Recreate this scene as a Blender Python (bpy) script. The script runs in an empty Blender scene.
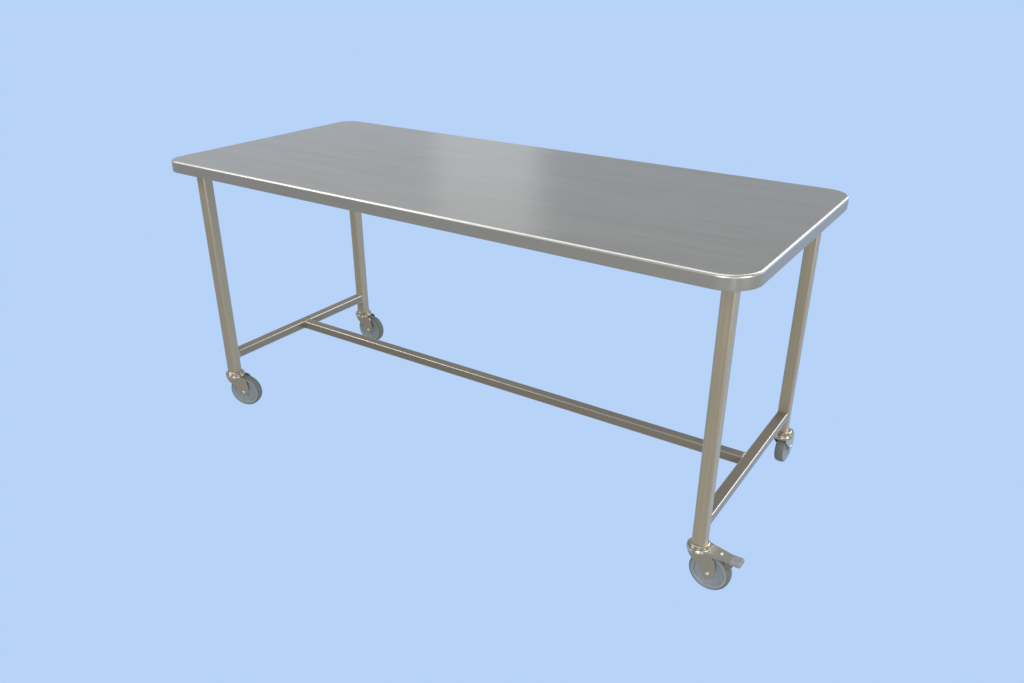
import bpy, bmesh, math
from mathutils import Vector, Matrix, Euler

sc = bpy.context.scene
col = sc.collection
PI = math.pi

# ------------------------------------------------------------------ helpers
def link_mesh(name, bm, mat, parent=None, angle=38, weighted=True):
    bmesh.ops.recalc_face_normals(bm, faces=bm.faces[:])
    me = bpy.data.meshes.new(name)
    bm.to_mesh(me); bm.free()
    for p in me.polygons:
        p.use_smooth = True
    me.set_sharp_from_angle(angle=math.radians(angle))
    o = bpy.data.objects.new(name, me)
    o.data.materials.append(mat)
    col.objects.link(o)
    if parent is not None:
        o.parent = parent
    if weighted:
        m = o.modifiers.new('weighted', 'WEIGHTED_NORMAL')
        m.keep_sharp = True; m.weight = 100
    return o

def add_box(bm, lo, hi, bevel=0.0, segs=3):
    r = bmesh.ops.create_cube(bm, size=1.0)
    vs = r['verts']
    for v in vs:
        v.co = Vector([lo[i] + (v.co[i] + .5) * (hi[i] - lo[i]) for i in range(3)])
    if bevel > 0:
        es = list({e for v in vs for e in v.link_edges})
        bmesh.ops.bevel(bm, geom=es, offset=bevel, segments=segs, affect='EDGES', profile=.5)

def add_prism(bm, pts, frame, depth):
    """pts: 2D outline; frame(u, v, w) -> Vector; extruded w from depth[0] to depth[1]"""
    a = [bm.verts.new(frame(u, v, depth[0])) for u, v in pts]
    b = [bm.verts.new(frame(u, v, depth[1])) for u, v in pts]
    bm.faces.new(a); bm.faces.new(b[::-1])
    n = len(pts)
    for i in range(n):
        bm.faces.new((a[i], b[i], b[(i + 1) % n], a[(i + 1) % n]))

def add_lathe(bm, prof, frame, n=48, closed=False):
    """prof: (radius, height) pairs; frame(r cos, r sin, h) -> Vector"""
    rings = []
    for r, h in prof:
        if r < 1e-6:
            rings.append([bm.verts.new(frame(0, 0, h))])
        else:
            rings.append([bm.verts.new(frame(r * math.cos(2 * PI * i / n), r * math.sin(2 * PI * i / n), h)) for i in range(n)])
    pairs = list(zip(rings[:-1], rings[1:]))
    if closed:
        pairs.append((rings[-1], rings[0]))
    for a, b in pairs:
        for i in range(n):
            j = (i + 1) % n
            if len(a) == 1 and len(b) == 1:
                continue
            if len(a) == 1:
                bm.faces.new((a[0], b[i], b[j]))
            elif len(b) == 1:
                bm.faces.new((a[i], b[0], a[j]))
            else:
                bm.faces.new((a[i], b[i], b[j], a[j]))

def bevel_all(bm, off, segs=2, min_angle=30):
    es = [e for e in bm.edges if len(e.link_faces) == 2 and e.calc_face_angle(0) > math.radians(min_angle)]
    bmesh.ops.bevel(bm, geom=es, offset=off, segments=segs, affect='EDGES', profile=.5, clamp_overlap=True)

# ------------------------------------------------------------------ materials
def steel(name, base, rough, brush, metallic=1.0, aniso=0.0, tangent=(0, 1, 0), mottle=.05, bump=.02, scale=900, rvar=.12, spec=.5, grain=1.0):
    """brushed stainless steel; brush = object axis along which the polishing lines run"""
    m = bpy.data.materials.new(name); m.use_nodes = True
    nt = m.node_tree; N = nt.nodes; Lk = nt.links
    p = N['Principled BSDF']
    tc = N.new('ShaderNodeTexCoord')
    mp = N.new('ShaderNodeMapping')
    s = [scale, scale, scale]; s[brush] = scale / 130.0
    mp.inputs['Scale'].default_value = s
    Lk.new(tc.outputs['Object'], mp.inputs['Vector'])
    fine = N.new('ShaderNodeTexNoise'); fine.inputs['Scale'].default_value = 1.0
    fine.inputs['Detail'].default_value = 3.0
    Lk.new(mp.outputs['Vector'], fine.inputs['Vector'])
    mp2 = N.new('ShaderNodeMapping')
    s2 = [26.0, 26.0, 26.0]; s2[brush] = 2.6
    mp2.inputs['Scale'].default_value = s2
    Lk.new(tc.outputs['Object'], mp2.inputs['Vector'])
    big = N.new('ShaderNodeTexNoise'); big.inputs['Scale'].default_value = 1.0
    big.inputs['Detail'].default_value = 5.0; big.inputs['Roughness'].default_value = .6
    Lk.new(mp2.outputs['Vector'], big.inputs['Vector'])
    # colour: slight mottling of the ground finish
    add = N.new('ShaderNodeMath'); add.operation = 'MULTIPLY_ADD'     # fine * g + big, centred on 1
    g = N.new('ShaderNodeMath'); g.operation = 'MULTIPLY_ADD'
    g.inputs[1].default_value = grain; g.inputs[2].default_value = .5 - .5 * grain
    Lk.new(fine.outputs['Fac'], g.inputs[0])
    add.inputs[1].default_value = 1.0
    Lk.new(g.outputs[0], add.inputs[0]); Lk.new(big.outputs['Fac'], add.inputs[2])
    mr = N.new('ShaderNodeMapRange')
    mr.inputs['From Min'].default_value = .6; mr.inputs['From Max'].default_value = 1.4
    mr.inputs['To Min'].default_value = 1 - mottle; mr.inputs['To Max'].default_value = 1 + mottle
    Lk.new(add.outputs[0], mr.inputs['Value'])
    mx = N.new('ShaderNodeVectorMath'); mx.operation = 'SCALE'
    mx.inputs[0].default_value = base
    Lk.new(mr.outputs['Result'], mx.inputs['Scale'])
    Lk.new(mx.outputs['Vector'], p.inputs['Base Color'])
    rr = N.new('ShaderNodeMapRange')
    rr.inputs['From Min'].default_value = .6; rr.inputs['From Max'].default_value = 1.4
    rr.inputs['To Min'].default_value = rough * (1 - rvar); rr.inputs['To Max'].default_value = rough * (1 + rvar)
    Lk.new(add.outputs[0], rr.inputs['Value'])
    Lk.new(rr.outputs['Result'], p.inputs['Roughness'])
    p.inputs['Metallic'].default_value = metallic
    p.inputs['Specular IOR Level'].default_value = spec
    if aniso > 0:
        p.inputs['Anisotropic'].default_value = aniso
        cx = N.new('ShaderNodeCombineXYZ')
        for i in range(3):
            cx.inputs[i].default_value = tangent[i]
        Lk.new(cx.outputs[0], p.inputs['Tangent'])
    if bump > 0:
        b = N.new('ShaderNodeBump'); b.inputs['Strength'].default_value = bump
        b.inputs['Distance'].default_value = .0006
        Lk.new(fine.outputs['Fac'], b.inputs['Height'])
        Lk.new(b.outputs['Normal'], p.inputs['Normal'])
    return m

def rubber(name, base, rough, spec=.4, mottle=.06):
    m = bpy.data.materials.new(name); m.use_nodes = True
    nt = m.node_tree; N = nt.nodes; Lk = nt.links
    p = N['Principled BSDF']
    tc = N.new('ShaderNodeTexCoord')
    nz = N.new('ShaderNodeTexNoise'); nz.inputs['Scale'].default_value = 90.0; nz.inputs['Detail'].default_value = 4.0
    Lk.new(tc.outputs['Object'], nz.inputs['Vector'])
    mr = N.new('ShaderNodeMapRange')
    mr.inputs['From Min'].default_value = .3; mr.inputs['From Max'].default_value = .7
    mr.inputs['To Min'].default_value = 1 - mottle; mr.inputs['To Max'].default_value = 1 + mottle
    Lk.new(nz.outputs['Fac'], mr.inputs['Value'])
    mx = N.new('ShaderNodeVectorMath'); mx.operation = 'SCALE'; mx.inputs[0].default_value = base
    Lk.new(mr.outputs['Result'], mx.inputs['Scale'])
    Lk.new(mx.outputs['Vector'], p.inputs['Base Color'])
    p.inputs['Roughness'].default_value = rough
    p.inputs['Specular IOR Level'].default_value = spec
    b = N.new('ShaderNodeBump'); b.inputs['Strength'].default_value = .08; b.inputs['Distance'].default_value = .0004
    Lk.new(nz.outputs['Fac'], b.inputs['Height']); Lk.new(b.outputs['Normal'], p.inputs['Normal'])
    return m

M_TOP = steel('brushed_steel_top', (.62, .625, .62), .24, 0, aniso=.5, tangent=(0, 1, 0), mottle=.09, bump=0, metallic=1, rvar=.12, grain=.45)
M_ROLL = steel('highlight_steel_roll', (.62, .617, .605), .36, 0, mottle=.02, bump=0, metallic=.9, rvar=.03)  # lighter than the fold, so the rim highlight is partly in the colour
M_EDGE = steel('dulled_steel_edge', (.300, .306, .305), .30, 0, mottle=.05, bump=0, metallic=.26, spec=.12, rvar=.05)  # same sheet as the top, coloured darker to hold down its blue reflection
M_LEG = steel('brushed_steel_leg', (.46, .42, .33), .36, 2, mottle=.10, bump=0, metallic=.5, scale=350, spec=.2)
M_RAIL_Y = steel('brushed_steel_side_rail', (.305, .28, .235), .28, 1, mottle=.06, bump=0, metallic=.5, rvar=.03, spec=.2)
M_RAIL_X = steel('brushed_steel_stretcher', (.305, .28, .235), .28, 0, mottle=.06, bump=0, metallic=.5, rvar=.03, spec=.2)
M_ARRIS = steel('highlight_steel_arris', (.60, .57, .51), .27, 2, mottle=.03, bump=0, metallic=.85, rvar=.03)  # brighter edge colour that paints in the rails' highlight lines
M_LEG_ARRIS = steel('highlight_leg_arris', (.50, .455, .38), .36, 2, mottle=.06, bump=0, metallic=.7, rvar=.03, spec=.2)  # lighter corner colour standing in for the bright strip along the legs
M_ZINC = steel('pressed_zinc_steel', (.53, .505, .445), .24, 2, mottle=.05, bump=0, scale=120, metallic=.85, rvar=.03, spec=.3)
M_BOLT = steel('bright_bolt_steel', (.78, .76, .70), .22, 2, mottle=.03, bump=0)
M_TYRE = rubber('grey_rubber', (.165, .18, .185), .55, .35)
M_DISC = rubber('grey_blue_plastic', (.285, .335, .38), .42, .45)
M_PEDAL = rubber('grey_plastic_pedal', (.29, .315, .34), .5, .4)

def brighten_arrises(o, mat):
    """edge highlights put into the material: rounded long edges brighter than the flats"""
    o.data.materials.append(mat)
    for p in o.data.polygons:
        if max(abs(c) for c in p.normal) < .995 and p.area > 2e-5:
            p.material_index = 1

# ------------------------------------------------------------------ the table
L, W = 1.719, .75          # table top
H = .798                   # height of its upper face
T = .0330                  # depth of the folded edge
S = .0324                  # square leg tube
LEGX = (.0475, 1.6448)      # left faces of the legs
LEGY = (.0557, .6622)      # front faces of the legs
LEG_BOTTOM = H - .688
RAIL_TOP = H - .6163
RAIL_H = .0257

table = bpy.data.objects.new('worktable', None)
col.objects.link(table)
table.empty_display_size = .3
table['label'] = 'long brushed stainless steel worktable with H frame legs on four grey swivel castors'
table['category'] = 'table'

# --- table top: one folded sheet, rounded in plan, rolled upper edge, hollow underneath
def top_outline(inset):
    pts = []
    f0, f1 = -.003, -.015         # front edge, left and right end
    b0, b1 = W - .001, W + .010   # rear edge
    xl, xr = -.002, L + .0075
    radii = (.078, .066, .050, .046)
    corners = [(xr - radii[0], f1 + radii[0], -90), (xr - radii[1], b1 - radii[1], 0), (xl + radii[2], b0 - radii[2], 90), (xl + radii[3], f0 + radii[3], 180)]
    for i, (x, y, a0) in enumerate(corners):
        r = radii[i] - inset
        n = 18
        for k in range(n + 1):
            a = math.radians(a0 + 90 * k / n)
            pts.append((x + r * math.cos(a), y + r * math.sin(a)))
    return pts

bm = bmesh.new()
rows = []
ER = .0060
for k in range(7):                                  # rolled upper edge
    a = PI / 2 * k / 6
    rows.append((ER * (1 - math.sin(a)), H - ER * (1 - math.cos(a))))
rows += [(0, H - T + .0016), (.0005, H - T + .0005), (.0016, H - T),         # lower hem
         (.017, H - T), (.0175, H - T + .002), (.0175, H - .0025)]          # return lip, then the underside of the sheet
rings = [[bm.verts.new((x, y, z)) for x, y in top_outline(ins)] for ins, z in rows]
n = len(rings[0])
for a, b in zip(rings[:-1], rings[1:]):
    for i in range(n):
        bm.faces.new((a[i], a[(i + 1) % n], b[(i + 1) % n], b[i]))
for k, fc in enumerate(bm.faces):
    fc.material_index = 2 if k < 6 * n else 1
bm.faces.new(rings[0]); bm.faces.new(rings[-1][::-1])
for fc in bm.faces:
    if len(fc.verts) > 4:
        fc.material_index = 0
top = link_mesh('tabletop', bm, M_TOP, table, angle=50)
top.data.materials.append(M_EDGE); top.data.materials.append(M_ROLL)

# --- legs: square tubes with rounded arrises
def leg_mesh():
    bm = bmesh.new()
    z0, z1 = LEG_BOTTOM, H - .003
    r = S / 2
    c = .0048
    pts = []
    for sx, sy, a0 in ((1, -1, -90), (1, 1, 0), (-1, 1, 90), (-1, -1, 180)):
        for k in range(6):
            a = math.radians(a0 + 90 * k / 5)
            pts.append((sx * (r - c) + c * math.cos(a), sy * (r - c) + c * math.sin(a)))
    add_prism(bm, pts, lambda u, v, w: Vector((u, v, w)), (z0, z1))
    return bm

leg = link_mesh('leg', leg_mesh(), M_LEG, table)
brighten_arrises(leg, M_LEG_ARRIS)
legs = []
for ix in (0, 1):
    for iy in (0, 1):
        o = leg if not legs else leg.copy()
        if legs:
            col.objects.link(o); o.parent = table
        o.location = (LEGX[ix] + S / 2, LEGY[iy] + S / 2, 0)
        legs.append(o)

# --- side rails between front and rear legs, with weld beads
def weld_ring(bm, frame, hw, hh, r=.0016):
    """small bead round a rectangular tube end; frame(u, v, w)"""
    prof = [(hw, -hh), (hw, hh), (-hw, hh), (-hw, -hh)]
    ringv = []
    for u, v in prof:
        su, sv = (1 if u > 0 else -1), (1 if v > 0 else -1)
        ringv.append([bm.verts.new(frame(u + su * (r * math.cos(t) * 1.0), v + sv * (r * math.cos(t) * 1.0), r * math.sin(t) * 1.3)) for t in [2 * PI * k / 8 for k in range(8)]])
    for i in range(4):
        a, b = ringv[i], ringv[(i + 1) % 4]
        for k in range(8):
            bm.faces.new((a[k], a[(k + 1) % 8], b[(k + 1) % 8], b[k]))

RW = .0298
def side_rail_mesh():
    bm = bmesh.new()
    y0, y1 = LEGY[0] + S, LEGY[1]
    add_box(bm, (-RW / 2, y0, RAIL_TOP - RAIL_H), (RW / 2, y1, RAIL_TOP), .0030, 4)
    zc = RAIL_TOP - RAIL_H / 2
    weld_ring(bm, lambda u, v, w: Vector((u, y0 + .0005 + w, zc + v)), RW / 2 - .002, RAIL_H / 2 - .001)
    weld_ring(bm, lambda u, v, w: Vector((u, y1 - .0005 + w, zc + v)), RW / 2 - .002, RAIL_H / 2 - .001)
    return bm
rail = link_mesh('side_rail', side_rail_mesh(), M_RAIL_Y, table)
brighten_arrises(rail, M_ARRIS)
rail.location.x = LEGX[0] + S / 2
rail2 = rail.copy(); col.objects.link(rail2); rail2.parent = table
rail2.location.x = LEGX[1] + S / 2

# --- long centre stretcher
SY = .3843
SH, SW = .0257, .0291
bm = bmesh.new()
x0, x1 = LEGX[0] + S / 2 + RW / 2, LEGX[1] + S / 2 - RW / 2
zt = RAIL_TOP + .0004
add_box(bm, (x0, SY - SW / 2, zt - SH), (x1, SY + SW / 2, zt), .0030, 4)
for xx in (x0 + .0005, x1 - .0005):
    weld_ring(bm, lambda u, v, w, xx=xx: Vector((xx + w, SY + u, zt - SH / 2 + v)), SW / 2 - .002, SH / 2 - .001)
brighten_arrises(link_mesh('stretcher', bm, M_RAIL_X, table), M_ARRIS)

# ------------------------------------------------------------------ swivel castors
# local frame: origin on the leg axis at the foot of the leg, +x = trail of the fork, y = axle
HUBX, HUBZ, WR = .033, -.0625, .0508
ax_y = lambda u, v, h: Vector((HUBX + u, h, HUBZ + v))
ax_z = lambda u, v, h: Vector((u, v, h))

def fork_mesh():
    bm = bmesh.new()
    # two pressed cheeks either side of the wheel
    prof = [(-.0190, -.0120), (-.0200, -.0200), (-.0150, -.0290), (-.0040, -.0385),
            (.0080, -.0485), (.0170, -.0570)]
    for k in range(0, 9):
        a = math.radians(170 + 190 * k / 8)
        prof.append((HUBX + .0125 * math.cos(a), HUBZ - .003 + .0125 * math.sin(a)))
    prof += [(.0505, -.0480), (.0490, -.0340), (.0455, -.0220), (.0390, -.0135), (.0300, -.0100)]
    for sgn in (-1, 1):
        b2 = bmesh.new()
        lo, hi = sorted((sgn * .0158, sgn * .0186))
        add_prism(b2, prof, lambda u, v, w: Vector((u, w, v)), (lo, hi))
        bevel_all(b2, .0008, 2)
        tmp = bpy.data.meshes.new('tmp'); b2.to_mesh(tmp); b2.free()
        bm.from_mesh(tmp); bpy.data.meshes.remove(tmp)
    # crown of the fork: domed cup under the bearing rings
    add_lathe(bm, [(0, -.0060), (.0250, -.0060), (.0280, -.0068), (.0296, -.0086), (.0300, -.0120), (.0292, -.0150), (.0272, -.0176),
                   (.0240, -.0186), (.0100, -.0135), (0, -.0132)], ax_z, 48)
    return bm

def collar_mesh():
    bm = bmesh.new()
    add_lathe(bm, [(0, .0046), (.0200, .0046), (.0226, .0040), (.0240, .0026), (.0242, .0006), (.0234, -.0012), (.0226, -.0022), (.0236, -.0032),
                   (.0264, -.0030), (.0288, -.0036), (.0296, -.0052), (.0290, -.0068), (0, -.0068)], ax_z, 48)
    return bm

def tyre_mesh():
    bm = bmesh.new()
    w = .0122
    pr = [(.0452, -w + .0004), (.0464, -w), (.0484, -w + .0012), (.0500, -w + .0036), (WR, -w + .0085), (WR, w - .0085),
          (.0500, w - .0036), (.0484, w - .0012), (.0464, w), (.0452, w - .0004)]
    add_lathe(bm, pr, ax_y, 72, closed=True)
    return bm

def disc_mesh():
    bm = bmesh.new()
    w = .0116
    pr = [(0, -w - .0016), (.0105, -w - .0016), (.0120, -w + .0002), (.0135, -w + .0026), (.0310, -w + .0030), (.0340, -w + .0024), (.0352, -w + .0028),
          (.0360, -w + .0030), (.0366, -w + .0024), (.0376, -w - .0002), (.0392, -w - .0008), (.0448, -w - .0006), (.0454, -w + .0006), (.0456, -w + .004)]
    pr = pr + [(r, -h) for r, h in reversed(pr)]
    add_lathe(bm, pr, ax_y, 64)
    return bm

def bolt_mesh():
    bm = bmesh.new()
    w = .0218
    pr = [(0, -w - .001), (.0030, -w - .0008), (.0044, -w + .0002), (.0048, -w + .0014), (.0048, -.0180)]
    pr = pr + [(r, -h) for r, h in reversed(pr)]
    add_lathe(bm, pr, ax_y, 24)
    return bm

def make_caster():
    f = link_mesh('caster', fork_mesh(), M_ZINC, table)
    link_mesh('swivel_collar', collar_mesh(), M_ZINC, f)
    link_mesh('tyre', tyre_mesh(), M_TYRE, f, angle=60)
    link_mesh('wheel_disc', disc_mesh(), M_DISC, f, angle=50)
    link_mesh('axle_bolt', bolt_mesh(), M_BOLT, f, angle=60)
    return f

first = make_caster()
spots = [(1, 0, -2), (0, 0, 19), (0, 1, 3), (1, 1, 88)]     # which leg, swivel angle
casters = []
for ix, iy, ang in spots:
    if not casters:
        c = first
    else:
        c = first.copy(); col.objects.link(c); c.parent = table
        for ch in first.children:
            d = ch.copy(); col.objects.link(d); d.parent = c
    c.location = (LEGX[ix] + S / 2 + .0055 * ix * iy, LEGY[iy] + S / 2, LEG_BOTTOM + .004 * ix * iy)
    c.rotation_euler = (0, 0, math.radians(ang))
    casters.append(c)

# the near right castor carries a brake: pressed lever over the wheel and a grey foot pedal
fb = casters[0]
fb['label'] = 'swivel castor with a brake lever and grey foot pedal'
bm = bmesh.new()
prof = [(.012, -.0225), (.040, -.0185), (.062, -.0150), (.0830, -.0125), (.0845, -.0105), (.0845, .0105), (.0830, .0125),
        (.062, .0150), (.040, .0185), (.012, .0225)]
def lever_frame(u, v, w):
    return Vector((u, v, -.0045 + w - .0045 * max(0, (u - .012) / .08)))
add_prism(bm, prof, lever_frame, (-.0022, .0008))
# turned-down flanges on both long sides
for sgn in (-1, 1):
    for (u0, v0), (u1, v1) in zip(prof[:3], prof[1:4]):
        q = []
        for u, v in ((u0, v0), (u1, v1)):
            for dv in (0, .0022):
                for dz in (.0002, -.0082):
                    q.append(bm.verts.new(lever_frame(u, sgn * (-v - 0.0002 - dv) , dz)))
        bm.faces.new((q[0], q[1], q[5], q[4])); bm.faces.new((q[2], q[6], q[7], q[3]))
        bm.faces.new((q[0], q[4], q[6], q[2])); bm.faces.new((q[1], q[3], q[7], q[5]))
        bm.faces.new((q[0], q[2], q[3], q[1])); bm.faces.new((q[4], q[5], q[7], q[6]))
bmesh.ops.remove_doubles(bm, verts=bm.verts[:], dist=.00002)
lever = link_mesh('brake_lever', bm, M_ZINC, fb)
bm = bmesh.new()
add_lathe(bm, [(0, .0034), (.0026, .0030), (.0042, .0016), (.0046, 0), (.0046, -.002)], lambda u, v, h: lever_frame(.055 + u, v, h), 20)
link_mesh('rivet', bm, M_BOLT, fb, angle=60)
bm = bmesh.new()
add_box(bm, (.0775, -.0145, -.0190), (.1060, .0145, -.0055), .0042, 4)
link_mesh('brake_pedal', bm, M_PEDAL, fb)
# brake shoe block seen behind the wheel under the lever
bm = bmesh.new()
add_box(bm, (.0660, -.0115, -.038), (.0830, .0115, -.0150), .003, 3)
link_mesh('brake_shoe', bm, M_TYRE, fb)

# ------------------------------------------------------------------ surroundings and light
w = bpy.data.worlds.new('World'); sc.world = w; w.use_nodes = True
nt = w.node_tree; N = nt.nodes; Lk = nt.links
bg = N['Background']
tc = N.new('ShaderNodeTexCoord'); sep = N.new('ShaderNodeSeparateXYZ')
Lk.new(tc.outputs['Generated'], sep.inputs[0])
def smooth(sock, a, b):
    mr = N.new('ShaderNodeMapRange'); mr.interpolation_type = 'SMOOTHSTEP'
    mr.inputs['From Min'].default_value = a; mr.inputs['From Max'].default_value = b
    Lk.new(sock, mr.inputs['Value']); return mr.outputs['Result']
fz = smooth(sep.outputs['Z'], .05, .20)      # blue background below; grey added above for the steel to reflect
dot = N.new('ShaderNodeVectorMath'); dot.operation = 'DOT_PRODUCT'
Lk.new(tc.outputs['Generated'], dot.inputs[0]); dot.inputs[1].default_value = (-.53, .85, 0)
fy = smooth(dot.outputs['Value'], .25, -.05)  # same added grey behind the camera, reflected by the front faces
mxm = N.new('ShaderNodeMath'); mxm.operation = 'MAXIMUM'
Lk.new(fz, mxm.inputs[0]); Lk.new(fy, mxm.inputs[1])
mix = N.new('ShaderNodeMix'); mix.data_type = 'RGBA'
Lk.new(mxm.outputs[0], mix.inputs['Factor'])
mix.inputs['A'].default_value = (.474, .651, .939, 1)
grey_mix = N.new('ShaderNodeMix'); grey_mix.data_type = 'RGBA'      # added grey, dimmed at left to darken reflections in the legs
dk = N.new('ShaderNodeVectorMath'); dk.operation = 'DOT_PRODUCT'
Lk.new(tc.outputs['Generated'], dk.inputs[0]); dk.inputs[1].default_value = (-.85, -.53, 0)
Lk.new(smooth(dk.outputs['Value'], .50, .90), grey_mix.inputs['Factor'])
grey_mix.inputs['A'].default_value = (.40, .40, .395, 1)
grey_mix.inputs['B'].default_value = (.31, .305, .295, 1)
Lk.new(grey_mix.outputs['Result'], mix.inputs['B'])
Lk.new(mix.outputs['Result'], bg.inputs['Color'])
bg.inputs['Strength'].default_value = 1.0

def area(name, loc, target, sx, sy, power, color=(1, 1, 1), spread=180):
    d = bpy.data.lights.new(name, 'AREA'); d.shape = 'RECTANGLE'; d.size = sx; d.size_y = sy
    d.energy = power; d.color = color; d.spread = math.radians(spread)
    o = bpy.data.objects.new(name, d); col.objects.link(o)
    o.location = loc
    o.rotation_euler = (Vector(target) - Vector(loc)).to_track_quat('-Z', 'Y').to_euler()
    return o

area('overhead_softbox', (-.2, -.1, 3.4), (-.2, -.1, 0), 5.0, 1.8, 50, (1, .99, .975))
area('front_left_softbox', (-2.4, -2.3, 3.0), (.8, .3, .3), 1.8, 1.4, 46, (1, .97, .93))
area('rear_panel', (-1.88, 4.2, 1.6), (-1.58, 0, 1.6), .95, 2.4, 1.05, (1, .99, .98))
area('rear_left_panel', (-3.9, 4.25, 2.0), (-2.5, 0, 2.0), 4.6, 3.0, 4.0, (1, .99, .98))
area('rear_right_softbox', (2.8, 4.2, 3.4), (1.2, .5, .9), 1.3, 4.2, 70, (1, .97, .92))
area('right_rear_softbox', (4.3, 3.5, 2.3), (.6, .4, .4), 1.3, 2.0, 15, (1, .94, .84))
area('right_fill', (5.0, -.6, 1.0), (1.2, .2, .6), .7, 1.9, 45, (1, .93, .82))  # added warm fill against the blue cast on right-hand faces
area('front_softbox', (2.4, -3.8, 1.2), (1.0, .3, .35), 1.8, 1.6, 56, (1, .95, .86))
area('low_corner_fill', (3.05, -1.35, .45), (1.7, 0, .75), .25, .8, 3.0, (1, .98, .95))  # added lamp just out of view, brightens the near right corner

# ------------------------------------------------------------------ camera
cam = bpy.data.cameras.new('Camera'); co = bpy.data.objects.new('Camera', cam); col.objects.link(co)
yaw, pitch, roll, f = .56664, -.45788, .01011, 849.81972
fwd = Vector((-math.sin(yaw) * math.cos(pitch), math.cos(yaw) * math.cos(pitch), math.sin(pitch)))
right = Vector((math.cos(yaw), math.sin(yaw), 0)); up = right.cross(fwd)
right, up = right * math.cos(roll) + up * math.sin(roll), up * math.cos(roll) - right * math.sin(roll)
co.matrix_world = Matrix(((right.x, up.x, -fwd.x, 2.16891), (right.y, up.y, -fwd.y, -1.49149), (right.z, up.z, -fwd.z, .55441 + H), (0, 0, 0, 1)))
cam.sensor_width = 36; cam.lens = f * 36 / 1024
cam.shift_x = -13.0668 / 1024; cam.shift_y = 22.8234 / 1024
cam.clip_start = .05; cam.clip_end = 200
sc.camera = co

vs = sc.view_settings
vs.view_transform = 'Standard'; vs.look = 'None'; vs.exposure = 0; vs.gamma = 1; vs.use_curve_mapping = False
